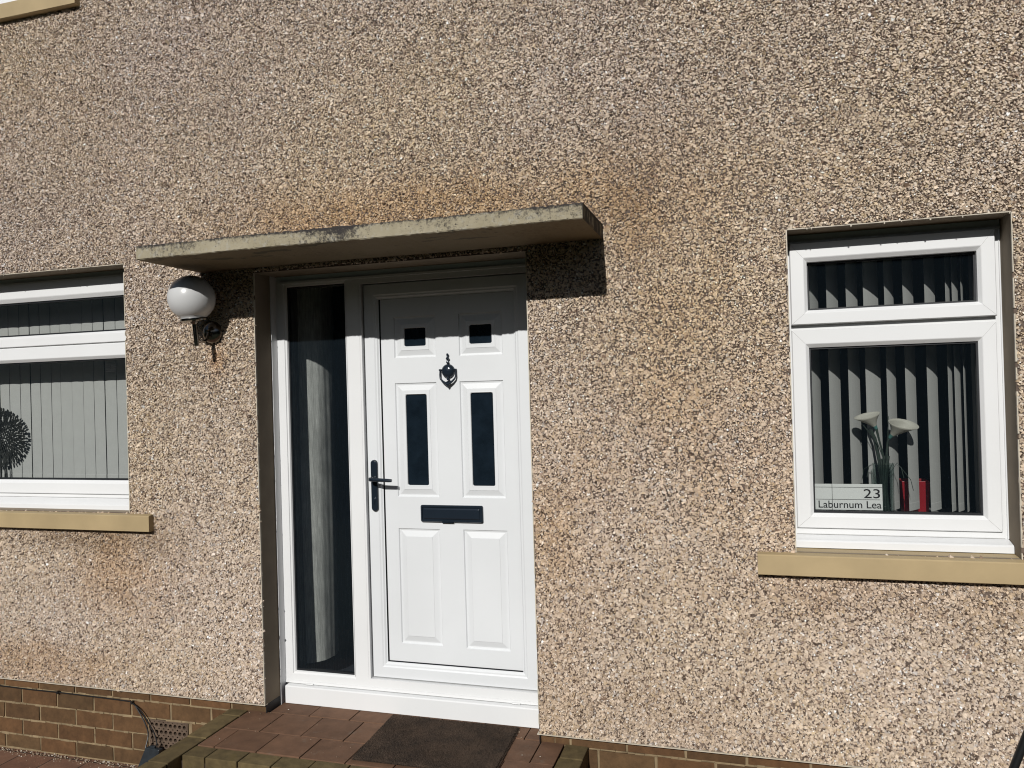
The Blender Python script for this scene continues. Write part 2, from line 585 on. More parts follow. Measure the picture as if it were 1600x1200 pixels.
stain(blob(.15, 2.16, .35, .12, 24) * (pz > 2.0), (.88, .74, .58), .4)
stain(blob(1.0, 2.14, 1.0, .16, 34) * (pz > 2.0), (.84, .73, .57), .6)
stain(blob(1.68, 2.02, .12, .16, 35), (.74, .64, .50), .6)
stain(blob(1.85, 1.72, .22, .5, 36), (.88, .78, .62), .55)
stain(blob(-.75, .58, .28, .22, 22), (.90, .77, .62), .75)                      # run-off under the left sill
stain(blob(-.95, .74, .5, .09, 25), (.60, .54, .46), .7)
stain(blob(-1.3, .10, .55, .10, 26), (.78, .66, .52), .7)
stain(blob(1.35, .55, .14, .5, 27), (.93, .80, .62), .6)
stain(blob(2.75, .62, .6, .10, 28), (.80, .72, .62), .6)
stain(blob(1.9, 1.0, .6, .5, 29), (1.0, .93, .82), .7)
stain(blob(1.7, .14, .45, .14, 30), (.82, .78, .74), .6)
stain(blob(-.2, 1.55, .05, .08, 31), (.92, .72, .55), .8)
stain(blob(-1.2, 2.9, 1.3, .8, 32), (.96, .95, .97), .8)
stain(blob(1.75, 2.25, .25, .25, 33), (.85, .82, .80), .6)
colr = np.clip(colr * np.array([1.17, 1.16, 1.20]) * (1 - .035 * low[:, None]), .02, .92)
# bed
wb = MB()
ext = (-9.0, 9.0, 0.0, 5.6)
wb.plate(ext, .002, OPEN, 0)
wb.box(-9, 0, .0022, .0235, .0003, .0022)                              # lower edge of the render
wb.box(1.269, 9, .0022, .0235, .0003, .0022)
nf_a = len(wb.f)
wb.plate((AX0 + .01, AX1 - .01, .003, AZ1 - .01), .0012, OPEN, 0)
bv = np.array(wb.v, np.float32)
me = bpy.data.meshes.new('render_wall')
nv0, nf0 = len(bv), len(wb.f)
allv = np.concatenate([bv, V.reshape(-1, 3)])
me.vertices.add(len(allv))
me.vertices.foreach_set('co', allv.ravel())
fi = (F[None] + (np.arange(n) * 8)[:, None, None] + nv0).reshape(-1)
bf = np.array([i for f in wb.f for i in f], np.int32)
loops = np.concatenate([bf, fi.astype(np.int32)])
me.loops.add(len(loops))
me.loops.foreach_set('vertex_index', loops)
npoly = len(loops) // 4
me.polygons.add(npoly)
me.polygons.foreach_set('loop_start', np.arange(npoly, dtype=np.int32) * 4)
mi = np.ones(npoly, np.int32)
mi[:nf0] = 0
mi[nf_a:nf0] = 2
me.materials.append(M['render'])
me.materials.append(M['chips'])
me.materials.append(M['bed'])
me.polygons.foreach_set('material_index', mi)
at = me.color_attributes.new('col', 'FLOAT_COLOR', 'POINT')
cc = np.ones((len(allv), 4), np.float32)
cc[nv0:, :3] = np.repeat(colr, 8, axis=0)
at.data.foreach_set('color', cc.ravel())
me.update(calc_edges=True)
me.polygons.foreach_set('use_smooth', np.zeros(npoly, bool))
ow = bpy.data.objects.new('render_wall', me)
COL.objects.link(ow)
ow.parent = house
del V, allv, cc, loops

# --- reveals of the openings and white edge beads
def reveal(o, d, bottom=False):
    rv = MB()
    x0, x1, z0, z1 = o
    rv.quad((x0, .003, z0), (x0, d, z0), (x0, d, z1), (x0, .003, z1))
    rv.quad((x1, d, z0), (x1, .003, z0), (x1, .003, z1), (x1, d, z1))
    rv.quad((x0, .003, z1), (x0, d, z1), (x1, d, z1), (x1, .003, z1))
    if bottom:
        rv.quad((x0, d, z0), (x0, .003, z0), (x1, .003, z0), (x1, d, z0))
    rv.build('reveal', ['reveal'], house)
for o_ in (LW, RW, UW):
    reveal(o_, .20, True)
reveal((0.0, 1.269, .0, 1.941), .22)
eb = MB()
def wobble_bead(p0, p1, wdt, axis):
    p0, p1 = Vector(p0), Vector(p1)
    k = max(2, int((p1 - p0).length / .02))
    for i in range(k):
        if axis == 'z' and random.random() < .10: continue
        a, b2 = p0.lerp(p1, i / k), p0.lerp(p1, (i + 1) / k)
        e = wdt * random.uniform(.6, 1.15)
        if axis == 'z':
            s_ = 1 if wdt > 0 else -1
            eb.box(min(a.x, a.x + e), max(a.x, a.x + e), -.0045, .004, a.z, b2.z)
        else:
            eb.box(a.x, b2.x, -.0045, .004, min(a.z, a.z + e), max(a.z, a.z + e))
            if random.random() < .16:
                xq = random.uniform(a.x, b2.x)
                eb.box(xq, xq + random.uniform(.002, .006), -.004, .001, a.z - random.uniform(.0015, .0055), a.z + .001)
for o_ in (LW, RW, UW):
    wobble_bead((o_[0], 0, o_[3] - .0005), (o_[1], 0, o_[3] - .0005), .0035, 'x')
    wobble_bead((o_[1] - .0005, 0, o_[2]), (o_[1] - .0005, 0, o_[3]), .0045, 'z')
    wobble_bead((o_[0] + .0005, 0, o_[2]), (o_[0] + .0005, 0, o_[3]), -.0045, 'z')
wobble_bead((1.2685, 0, .0), (1.2685, 0, 1.941), .0045, 'z')
wobble_bead((.0005, 0, .0), (.0005, 0, 1.941), -.0045, 'z')
eb.box(-9, .002, -.006, .018, -.001, .0024)
eb.box(1.262, 9, -.006, .018, -.001, .0024)
eb.build('edge_bead', ['bead'], house)

# --- brick plinth
def brickcol():
    t = random.random()
    a, b_ = Vector((.125, .064, .028)), Vector((.098, .058, .027))
    c = a.lerp(b_, t) * random.uniform(.82, 1.18)
    return (c.x, c.y, c.z)
pl = MB()
beds = [(-.044, -.0015), (-.1235, -.0515), (-.2025, -.131), (-.281, -.210), (-.352, -.289)]
AB = (-.655, -.435, -.272, -.131)
for k, (z0, z1) in enumerate(beds):
    for side in (0, 1):
        if side == 0:
            start = -1.544 + (0.1125 if k % 2 else 0) - .225 * 30
            lim = (-8, -.001)
        else:
            start = 1.3918 + (-.1137 if k % 2 else 0) - .225
            lim = (1.271, 8)
        x = start
        while x < lim[1]:
            a, b_ = max(x + .005, lim[0]), min(x + .220, lim[1])
            x += .225
            if b_ - a < .02: continue
            zz0, zz1 = z0, z1
            if side == 0 and k in (2, 3) and a < AB[1] and b_ > AB[0]:
                if a < AB[0] - .02: pl.box(a, AB[0] - .01, .02, .08, z0, z1, 0, brickcol(), .0012)
                if b_ > AB[1] + .02: pl.box(AB[1] + .01, b_, .02, .08, z0, z1, 0, brickcol(), .0012)
                continue
            if side == 1 and k == 0 and a < 1.3:
                pl.box(1.271, 1.325, .02, .08, z0, z1, 0, brickcol(), .0012)
                pl.box(1.330, 1.387, .02, .08, z0, z1, 0, brickcol(), .0012)
                continue
            pl.box(a, b_, .02 + random.uniform(-.0015, .0015), .08, zz0, zz1, 0, brickcol(), .0012)
k0 = len(pl.f)
pl.box(-8, AB[0], .0245, .09, -.50, .0)
pl.box(AB[1], -.001, .0245, .09, -.50, .0)
pl.box(AB[0], AB[1], .0245, .09, -.50, AB[2])
pl.box(AB[0], AB[1], .0245, .09, AB[3], .0)
pl.box(1.271, 8, .0245, .09, -.50, .0)
pl.m[k0:] = [1] * (len(pl.f) - k0)
# ragged mortar bed running over the bricks
for k, (z0, z1) in enumerate(beds[:-1]):
    for lim in ((-2.4, -.21), (1.47, 3.6)):
        x = lim[0]
        while x < lim[1]:
            w_ = random.uniform(.02, .06)
            hh = random.uniform(.0028, .0065)
            zc = z0 - .0037 + random.uniform(-.0012, .0012)
            if random.random() < .85 and not (AB[0] - .02 < x < AB[1] + .01 and AB[2] < zc < AB[3]):
                pl.box(x, x + w_, .0185 + random.uniform(0, .002), .03, zc - hh, zc + hh, 1, (1, 1, 1), .0012)
            x += w_
plo = pl.build('brick_base', ['brick', 'mortar'], house, bevel=.0015)
# air brick with real round holes
ab = MB()
cols, rows = 8, 4
cw, ch = (AB[1] - AB[0] - .012) / cols, (AB[3] - AB[2] - .012) / rows
ax0, az0 = AB[0] + .006, AB[2] + .006
for i in range(cols):
    for j in range(rows):
        cx, cz = ax0 + (i + .5) * cw, az0 + (j + .5) * ch
        k = 20
        vs, fs = [], []
        for q in range(k):
            a = 2 * math.pi * (q + .5) / k
            dx, dz = math.cos(a), math.sin(a)
            s_ = min(cw / 2 / max(abs(dx), 1e-6), ch / 2 / max(abs(dz), 1e-6))
            vs.append((cx + dx * s_, .018, cz + dz * s_))
        for q in range(k):
            a = 2 * math.pi * (q + .5) / k
            vs.append((cx + .0088 * math.cos(a), .018, cz + .0088 * math.sin(a)))
        for q in range(k):
            a = 2 * math.pi * (q + .5) / k
            vs.append((cx + .0080 * math.cos(a), .14, cz + .0080 * math.sin(a)))
        for q in range(k):
            q2 = (q + 1) % k
            fs.append((q, q2, k + q2, k + q))
            fs.append((k + q, k + q2, 2 * k + q2, 2 * k + q))
        fs.append(tuple(2 * k + q for q in range(k)))
        ab.add(vs, fs, 0, (.125, .088, .062))
ab.box(AB[0], AB[1], .0185, .07, AB[2], az0, 0, (.125, .088, .062))
ab.box(AB[0], AB[1], .0185, .07, az0 + rows * ch, AB[3], 0, (.125, .088, .062))
ab.box(AB[0], ax0, .0185, .07, az0, az0 + rows * ch, 0, (.125, .088, .062))
ab.box(ax0 + cols * cw, AB[1], .0185, .07, az0, az0 + rows * ch, 0, (.125, .088, .062))
ab.build('air_brick', ['brick'], plo)

# damp course strips in the foot of the door reveals
for x0, x1 in ((-.0015, .0015), (1.2675, 1.2705)):
    dp = MB()
    dp.box(x0, x1, .006, .118, STEP - .01, .0)
    dp.build('damp_course', ['membrane'], house)
for x0, x1 in ((-.20, -.002), (1.2715, 1.45)):
    jb = MB()
    jb.box(x0, x1, .03, .32, -.45, 1.98)
    jb.build('wall_jamb', ['mortar'], house)

# --- canopy
cp = MB()
nx = 170
rows_ = []
xs = [-.285 + (1.87) * i / nx for i in range(nx + 1)]
prof = [(.012, 2.0197), (-.20, 2.0197), (-.389, 2.0195), (-.3935, 2.0155), (-.3935, 1.990), (-.3935, 1.9665), (-.390, 1.9632), (-.20, 1.9632), (.012, 1.9632)]
for x in xs:
    row = []
    for k, (y, z) in enumerate(prof):
        e = .0012 if k in (2, 3, 5, 6) else .0005
        jy = 0 if k in (0, 8) else random.uniform(-e, e)
        jz = 0 if k in (0, 8) else random.uniform(-e, e) * (1.4 if k in (2, 3) else 1)
        if k in (2, 3) and random.random() < .06: jy += .003; jz -= .003
        row.append((x, y + jy, z + jz + .0012 * math.sin(x * 5)))
    rows_.append(row)
K = len(prof)
cp.add([p for r0 in rows_ for p in r0],
       [(i * K + k, i * K + k + 1, (i + 1) * K + k + 1, (i + 1) * K + k) for i in range(nx) for k in range(K - 1)]
       + [tuple(range(K))[::-1], tuple(nx * K + k for k in range(K))])
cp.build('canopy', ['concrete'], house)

# --- stone sills
def sill(x0, x1, ztop, zbot, y0=-.0355):
    s_ = MB()
    prof = [(.19, ztop + .012), (.002, ztop + .004), (y0 + .004, ztop), (y0, ztop - .004), (y0, zbot + .002), (y0 + .003, zbot), (.003, zbot)]
    n_ = 40
    vs = []
    for i in range(n_ + 1):
        x = x0 + (x1 - x0) * i / n_
        for k, (y, z) in enumerate(prof):
            vs.append((x, y, z + (random.uniform(-.0004, .0004) if k in (3, 4, 5) else 0)))
    K = len(prof)
    s_.add(vs, [(i * K + k, i * K + k + 1, (i + 1) * K + k + 1, (i + 1) * K + k) for i in range(n_) for k in range(K - 1)]
           + [tuple(range(K))[::-1], tuple(n_ * K + k for k in range(K))])
    return s_.build('window_sill', ['sill'], house)
sill(-2.88, -.5779, .8427, .7675)
sill(2.1258, 3.115, .7573, .6825)
sill(-2.88, -.933, 3.378, 3.3011)

# --- windows
GY = .137      # plane of the panes
def window(o, yf, head, bottom, units, mull=(), cillz=None, right_trim=True):
    """frame (part) > sash, pane, cill (sub-parts)"""
    x0, x1, z0, z1 = o
    f = MB()
    yb = yf + .06
    holes = [(u[0] + .008, u[1] - .008, u[2] + .008, u[3] - .008) for u in units]
    f.plate((x0 + .0005, x1 - .0005, bottom, z1 - .0005), yf, holes)
    for h in holes:
        f.stack(h, [(0, yf, 0), (0, yb, 0)], 0)
    # bead of sealant round the frame
    f.tube([(x1 - .002, yf - .001, bottom), (x1 - .002, yf - .001, z1)], .0035, 6, 0)
    f.tube([(x0 + .002, yf - .001, bottom), (x0 + .002, yf - .001, z1)], .0035, 6, 0)
    # head drip moulding
    f.box(x0 + .001, x1 - .001, yf - .010, yf - .0005, z1 - .032, z1 - .024)
    f.box(x0 + .012, x1 - .012, yf - .0016, yf - .0002, bottom + .0004, bottom + .0020, 1)
    fo = f.build('window', ['upvc', 'seam'], house, bevel=0)
    for (sx0, sx1, sz0, sz1), (gx0, gx1, gz0, gz1), ex_ in [(u[:4], u[4:8], (u[8] if len(u) > 8 else 0)) for u in units]:
        s_ = MB()
        ys = yf - .011 - ex_
        wl = gx0 - sx0
        # outer lip, flat face, splayed bead, rebate
        def lp(d, y, rad):
            return s_.loop((sx0 + d * (gx0 - sx0), sx1 - d * (sx1 - gx1), sz0 + d * (gz0 - sz0), sz1 - d * (sz1 - gz1)), max(rad, 1e-5), y, 3)
        seq = [lp(-.02, yf + .004, 0), lp(-.02, ys + .005, 0), lp(.03, ys, 0), lp(.74, ys, 0), lp(.78, ys + .0015, 0), (lp(.955, ys + .013, 0)), lp(.96, GY - .004, 0)]
        nn = len(seq[0])
        s_.add([p for l in seq for p in l], [(i * nn + k, i * nn + (k + 1) % nn, (i + 1) * nn + (k + 1) % nn, (i + 1) * nn + k) for i in range(len(seq) - 1) for k in range(nn)])
        # mitre joints
        for (ax, az, bx_, bz_) in ((sx0, sz0, gx0, gz0), (sx1, sz0, gx1, gz0), (sx0, sz1, gx0, gz1), (sx1, sz1, gx1, gz1)):
            p, q = Vector((ax, ys - .0003, az)).lerp(Vector((bx_, ys - .0003, bz_)), .04), Vector((ax, ys - .0003, az)).lerp(Vector((bx_, ys - .0003, bz_)), .74)
            d = (q - p).normalized()
            nrm = Vector((-d.z, 0, d.x)) * .00045
            s_.quad(p - nrm, q - nrm, q + nrm, p + nrm, 1)
        so = s_.build('sash', ['upvc', 'seam'], fo)
        gk = MB()
        e = .0035
        gk.plate((gx0 - .003, gx1 + .003, gz0 - .003, gz1 + .003), GY - .0035, [(gx0 + e, gx1 - e, gz0 + e * 1.6, gz1 - e)])
        gk.stack((gx0 + e, gx1 - e, gz0 + e * 1.6, gz1 - e), [(0, GY - .0035, 0), (0, GY + .012, 0)])
        gk.build('gasket', ['gasket'], fo)
        pn = MB()
        pn.box(gx0 - .004, gx1 + .004, GY, GY + .006, gz0 - .004, gz1 + .004)
        pn.build('pane', ['glass'], fo)
    if cillz:
        zt, zb, yc, xr = cillz
        c_ = MB()
        prof = [(yf + .03, bottom + .001), (yf - .002, bottom - .0005), (yc + .006, zt + .0005), (yc, zt - .004), (yc, zb), (yf + .03, zb)]
        vs = []
        for x in (x0 + .001, xr):
            vs += [(x, y, z) for y, z in prof]
        K = len(prof)
        c_.add(vs, [(k, k + 1, K + k + 1, K + k) for k in range(K - 1)] + [(K - 1, 0, K, 2 * K - 1)] + [tuple(range(K))[::-1], tuple(K + k for k in range(K))])
        c_.build('cill', ['upvc'], fo, bevel=.001)
    return fo
# right-hand window
rw = window(RW, .125, 1.908, .8065, [(2.2755, 2.958, 1.599, 1.906, 2.338, 2.900, 1.654, 1.830, .014),
                                      (2.2755, 2.958, .832, 1.578, 2.339, 2.900, .889, 1.5085)], cillz=(.7945, .7665, .066, 2.9785))
lw = window(LW, .125, 2.0, .898, [(-2.74, -.7325, 1.677, 2.003, -2.68, -.795, 1.735, 1.904),
                                  (-2.74, -.7325, .919, 1.667, -2.68, -.795, .990, 1.5925)], cillz=(.8745, .8475, .066, -.7165))
uw = window(UW, .125, 4.2, 3.44, [(-2.74, -1.09, 3.46, 4.25, -2.68, -1.15, 3.52, 4.2)], cillz=(3.425, 3.39, .066, -1.071))
# trade mark strips on the left pane
st = MB()
for x0, x1, z0 in ((-.974, -.943, 1.562), (-.942, -.902, 1.557), (-.942, -.902, 1.547), (-.974, -.902, 1.540), (-.974, -.902, 1.530), (-.974, -.945, 1.551)):
    st.box(x0, x1, GY - .0006, GY - .0002, z0, z0 + .0028)
st.box(-.9435, -.9415, GY - .0006, GY - .0002, 1.545, 1.566)
st.build('glass_mark', ['sticker'], lw)

# --- interior shells (dark rooms behind the openings)
def room(o, x0, x1, z0, z1, tun=.30, depth=3.4, sillz=None):
    r0 = MB()
    a, b_, c, d = o
    r0.plate((x0, x1, z0, z1), tun, [o])
    r0.stack(o, [(0, .187, 0), (0, tun, 0)], 1)
    r0.quad((x0, tun, z0), (x0, depth, z0), (x0, depth, z1), (x0, tun, z1))
    r0.quad((x1, tun, z0), (x1, depth, z0), (x1, depth, z1), (x1, tun, z1))
    r0.quad((x0, depth, z0), (x1, depth, z0), (x1, depth, z1), (x0, depth, z1))
    r0.quad((x0, tun, z0), (x1, tun, z0), (x1, depth, z0), (x0, depth, z0))
    r0.quad((x0, tun, z1), (x1, tun, z1), (x1, depth, z1), (x0, depth, z1))
    r0.build('room_wall', ['room', 'inner'], house)
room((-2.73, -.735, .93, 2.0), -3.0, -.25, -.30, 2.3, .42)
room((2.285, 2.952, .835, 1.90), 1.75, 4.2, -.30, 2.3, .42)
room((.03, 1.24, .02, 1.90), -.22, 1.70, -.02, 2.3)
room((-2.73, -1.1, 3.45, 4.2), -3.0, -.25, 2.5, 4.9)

# --- front door frame with sidelight
YF, YL, YP = .160, .178, .195
df = MB()
SG = (.060, .359, .101, 1.892)                 # sidelight glass
LEAF = (.444, 1.2265, .097, 1.882)
hs = [(SG[0] - .016, SG[1] + .010, SG[2] - .012, SG[3] + .012), (LEAF[0], LEAF[1] + .001, LEAF[2], LEAF[3])]
df.plate((.005, 1.2685, .047, 1.9405), YF, hs)
# sidelight bead
x0, x1, z0, z1 = hs[0]
df.stack(hs[0], [(0, YF, 0), (.002, YF + .004, 0), (.009, YF + .006, 0), (.0125, YF + .014, 0), (.0125, YF + .03, 0)])
# rebate round the leaf
df.stack(hs[1], [(0, YF, 0), (.0, YL + .03, 0)])
# moulding on mullion next to the leaf and round the head
df.box(.4325, .4345, YF - .0012, YF + .001, .10, 1.885)
df.box(.366, .3675, YF - .0012, YF + .001, .10, 1.885)
df.box(.03, 1.2685, YF - .012, YF - .0005, 1.905, 1.915)
df.box(.005, 1.2685, YF - .003, YF - .0003, .047, .060)
dfo = df.build('door_frame', ['upvc'], house)
tr = MB()
tr.box(.0005, .005, .1175, .21, STEP - .006, 1.9405)
tr.build('frame_trim', ['upvc'], dfo)
cl = MB()
prof = [(YF + .04, .0455), (.1295, .0445), (.1255, .0405), (.1255, STEP + .001), (YF + .04, STEP + .001)]
K = len(prof)
cl.add([(x, y, z) for x in (.0215, 1.2685) for y, z in prof], [(k, k + 1, K + k + 1, K + k) for k in range(K - 1)] + [tuple(range(K))[::-1], tuple(K + k for k in range(K))])
for x in (.115, 1.11):                          # drain caps
    cl.box(x, x + .038, .150, YF - .0032, .0462, .0505)
cl.build('cill', ['upvc'], dfo, bevel=.0012)
sg = MB()
sg.box(SG[0] - .006, SG[1] + .006, .176, .182, SG[2] - .006, SG[3] + .006)
sg.build('sidelight_pane', ['obscure'], dfo)
gk = MB()
gk.plate((SG[0] - .008, SG[1] + .008, SG[2] - .008, SG[3] + .008), .1735, [(SG[0] + .003, SG[1] - .003, SG[2] + .009, SG[3] - .003)])
gk.stack((SG[0] + .003, SG[1] - .003, SG[2] + .009, SG[3] - .003), [(0, .1735, 0), (0, .19, 0)])
gk.build('gasket', ['gasket'], dfo)

# --- door leaf
lf = MB()
P = (.5235, 1.1565, .1745, 1.8085)              # moulded slab inside the sash
sq = [(.5875, .790, 1.5400, 1.7250), (.8990, 1.1000, 1.5385, 1.7250)]
md = [(.5860, .7875, .9155, 1.4270), (.8970, 1.0980, .9140, 1.4265)]
bt = [(.5850, .7845, .2555, .7735), (.8960, 1.0980, .2525, .7745)]
gs = [(.638, .741, 1.5915, 1.6725), (.9485, 1.051, 1.590, 1.6730)]
gm = [(.6375, .7385, .968, 1.3745), (.947, 1.049, .9675, 1.3745)]
lf.stack((LEAF[0] + .004, LEAF[1] - .0015, LEAF[2] + .003, LEAF[3] - .003),
         [(0, YL + .03, 0), (0, YL + .003, 0), (.003, YL, 0), (.048, YL, 0), (.054, YL + .0035, 0), (.060, YL + .004, 0), (.066, YL + .010, 0), (.0705, YL + .011, 0)])
i0 = LEAF[0] + .004 + .0705
# black gap round the slab
lf.plate((LEAF[0] + .07, LEAF[1] - .068, LEAF[2] + .07, LEAF[3] - .07), YP + .004, [P], 2)
lf.stack(P, [(0, YP + .005, .0), (0, YP, 0)])
lf.plate(P, YP, sq + md + bt)
for rct in bt:
    lf.stack(rct, [(0, YP, 0), (.0035, YP + .0060, 0), (.010, YP + .0072, 0), (.0345, YP + .0002, 0), (.036, YP - .0012, 0)], 0, True)
for rct, gg in list(zip(sq, gs)) + list(zip(md, gm)):
    lf.stack(rct, [(0, YP, 0), (.0035, YP + .0060, 0), (.010, YP + .0072, 0), (.0325, YP + .0004, 0), (.034, YP - .0012, 0)])
    h = (rct[0] + .034, rct[1] - .034, rct[2] + .034, rct[3] - .034)
    gp = (gg[0] - .006, gg[1] + .006, gg[2] - .006, gg[3] + .006)
    lf.plate(h, YP - .0012, [gp])
    lf.stack(gp, [(0, YP - .0012, 0), (.004, YP - .0016, .004), (.006, YP + .0012, .007), (.006, YP + .0075, .007)])
lfo = lf.build('front_door', ['upvc_door', 'upvc', 'gasket'], house)
for gg in gs + gm:
    q = MB()
    q.box(gg[0] - .002, gg[1] + .002, YP + .006, YP + .012, gg[2] - .002, gg[3] + .002)
    q.build('door_pane', ['darkglass'], lfo)
bk = MB()
bk.box(P[0] + .01, P[1] - .01, YP + .075, YP + .080, P[2] + .01, 1.52)
# letterbox
lb = MB()
LBX = (.6985, .9915, .8060, .8815)
lb.stack(LBX, [(0, YP - .0003, .008), (0, YP - .008, .008), (.004, YP - .012, .006), (.0085, YP - .012, .004), (.010, YP - .0075, .003), (.0135, YP - .0075, .003), (.0145, YP - .0105, .003), (.019, YP - .0125, .003)], 0, True)
lb.box(.80, .855, YP - .011, YP - .0003, .8030, .8062)
lb.build('letterbox', ['black'], lfo, bevel=0)
# knocker: finial, domed body, hanging loop and striker
kn = MB()
kx, ky = .8475, YP
kn.lathe([(.0001, .060), (.004, .058), (.0055, .052), (.0035, .047), (.004, .043), (.0075, .037), (.0085, .034), (.004, .030), (.0045, .025), (.007, .018), (.001, .010)], (kx, ky - .010, 1.493), (0, 0, 1), 16)
kn.lathe([(.0305, .000), (.0315, .004), (.029, .012), (.022, .018), (.012, .0215), (.0001, .0225)], (kx, ky, 1.474), (0, -1, 0), 28)
kn.lathe([(.0001, -.016), (.0055, -.014), (.0065, -.008), (.004, -.002), (.005, .004), (.003, .008)], (kx + .001, ky - .012, 1.448), (0, 0, 1), 14)
kn.box(kx - .040, kx - .030, ky - .016, ky - .002, 1.476, 1.483)
kn.box(kx + .030, kx + .040, ky - .016, ky - .002, 1.476, 1.483)
def kp(t):
    return t
loopR = [(kx + .0375, ky - .010, 1.483), (kx + .0375, ky - .012, 1.468), (kx + .0375, ky - .014, 1.450), (kx + .034, ky - .016, 1.440), (kx + .022, ky - .018, 1.428), (kx + .008, ky - .019, 1.419), (kx + .001, ky - .019, 1.416)]
loopL = [(2 * kx - p[0] + .001, p[1], p[2]) for p in loopR]
kn.tube(loopR, [.0028, .003, .0034, .004, .0048, .0062, .007], 10)
kn.tube(loopL, [.0028, .003, .0034, .004, .0048, .0062, .007], 10)
kn.lathe([(.0001, .012), (.008, .008), (.006, .000), (.0045, -.006), (.0055, -.011), (.003, -.0155), (.0001, -.016)], (kx + .002, ky - .018, 1.419), (0, 0, 1), 14)
kn.build('knocker', ['black'], lfo, smooth=True)
# handle: long rounded back plate, lever and key cylinder
hp = MB()
HB = (.4665, .4985, .8515, 1.0835)
hp.stack(HB, [(0, YL - .0002, .0155), (0, YL - .008, .0155), (.002, YL - .0105, .0135), (.005, YL - .0115, .0105)], 0, True)
hp.lathe([(.0085, 0), (.0085, .004), (.0001, .0045)], (.4825, YL - .0105, .905), (0, -1, 0), 20)
hp.box(.4795, .4855, YL - .016, YL - .010, .885, .905)
hp.build('handle_plate', ['black'], lfo, smooth=True)
lv = MB()
hz = 1.0005
lv.lathe([(.0115, 0), (.0115, .012), (.010, .014)], (.4825, YL - .010, hz), (0, -1, 0), 20)
lv.tube([(.4825, YL - .012, hz), (.4825, YL - .040, hz), (.4835, YL - .050, hz), (.489, YL - .056, hz), (.505, YL - .057, hz - .0005), (.54, YL - .056, hz - .002), (.575, YL - .054, hz - .004), (.590, YL - .053, hz - .0045)],
        [.009, .009, .0092, .0092, .009, .0082, .0078, .0068], 14)
lv.build('handle_lever', ['black'], lfo, smooth=True)

# upper roof edge so that the house is a closed block
rf = MB()
rf.box(-9, 9, -.35, 8, 5.6, 5.75)
rf.quad((-9, -.4, 5.75), (9, -.4, 5.75), (9, 4, 8.2), (-9, 4, 8.2))
rf.quad((-9, 8.4, 5.75), (9, 8.4, 5.75), (9, 4, 8.2), (-9, 4, 8.2))
M['slate'] = simple('roof_slate', (.09, .09, .1), .7, var=.3, vscale=5)
rf.build('roof', ['slate'], house)
bw = MB()
bw.box(-9, -8.9, .1, 8, GROUND, 5.6)
bw.box(8.9, 9, .1, 8, GROUND, 5.6)
bw.box(-9, 9, 7.9, 8, GROUND, 5.6)
bw.build('rear_wall', ['render'], house)

# ------------------------------------------------------------------ doorstep with brick cheeks
step = thing('doorstep', 'low red paved doorstep edged with mossy bricks, under the white front door', 'step', (.63, -.2, GROUND))
def jit(c, a=.12):
    k = 1 + random.uniform(-a, a)
    return tuple(v * k for v in c)
REDP = (.145, .079, .047)
MOSS = (.125, .092, .042)
pv = MB()
def paver(x0, x1, y0, y1, col, top=STEP, dz=.0012):
    g_ = .0022
    t = top + random.uniform(-dz, dz)
    pv.box(x0 + g_, x1 - g_, y0 + g_, y1 - g_, top - .06, t, 0, col)
rowsY = [(-.335, -.165, -.013), (-.165, .022, .084), (.022, .2, .01)]
for y0, y1, off in rowsY:
    x = off - .4
    while x < 1.45:
        a, b_ = max(x, -.098), min(x + .1985, 1.368)
        if y0 >= .02: a, b_ = max(a, -.0), min(b_, 1.269)
        if b_ - a > .02: paver(a, b_, y0, y1, jit(REDP))
        x += .1985
pv.build('paving', ['paver'], step, bevel=.002)
eg = MB()
def ebrick(x0, x1, y0, y1, z0, z1, col=None):
    g_ = .003
    eg.box(x0 + g_, x1 - g_, y0 + g_, y1 - g_, z0, z1 + random.uniform(-.001, .001), 0, jit(col or MOSS, .18), .001)
x = -.14
while x < 1.37:
    a, b_ = max(x, -.098), min(x + .150, 1.368)
    if b_ - a > .02: ebrick(a, b_, -.428, -.337, -.145, STEP)
    x += .150
for yj in (-.05, -.275, -.500, -.725, -.95):
    y1 = .018 if yj == -.05 else yj + .225
    ebrick(-.2, -.100, yj, y1, -.10, STEP)
    ebrick(1.370, 1.468, yj - .05, y1 - (.05 if y1 < 0 else 0), -.10, STEP)
for zk in range(3):                       # lower courses of the cheeks and riser
    z1 = -.148 - .075 * zk + (.038 if False else 0)
    for xx in np.arange(-.1, 1.36, .225):
        ebrick(xx, min(xx + .225, 1.368), -.428, -.33, z1 - .068, z1, (.14, .09, .04))
for zk in range(4):
    z1 = -.104 - .072 * zk
    for k in range(5):
        y0 = -.95 + .19 * k + (.09 if zk % 2 else 0)
        ebrick(-.199, -.101, y0, min(y0 + .19, .016), z1 - .066, z1, (.14, .10, .04))
        ebrick(1.371, 1.467, y0, min(y0 + .19, .016), z1 - .066, z1, (.14, .10, .04))
eg.build('edging', ['moss'], step, bevel=.003)
core = MB()
core.box(-.194, 1.462, -.42, .015, GROUND, -.062)
core.box(-.194, -.106, -.94, -.42, GROUND, -.06)
core.box(1.376, 1.462, -.94, -.42, GROUND, -.06)
core.box(.0, 1.269, .015, .26, GROUND, -.062)
M['joint'] = simple('dark_joint', (.07, .048, .032), .95, var=.3, vscale=30)
core.build('joint_filling', ['joint'], step)

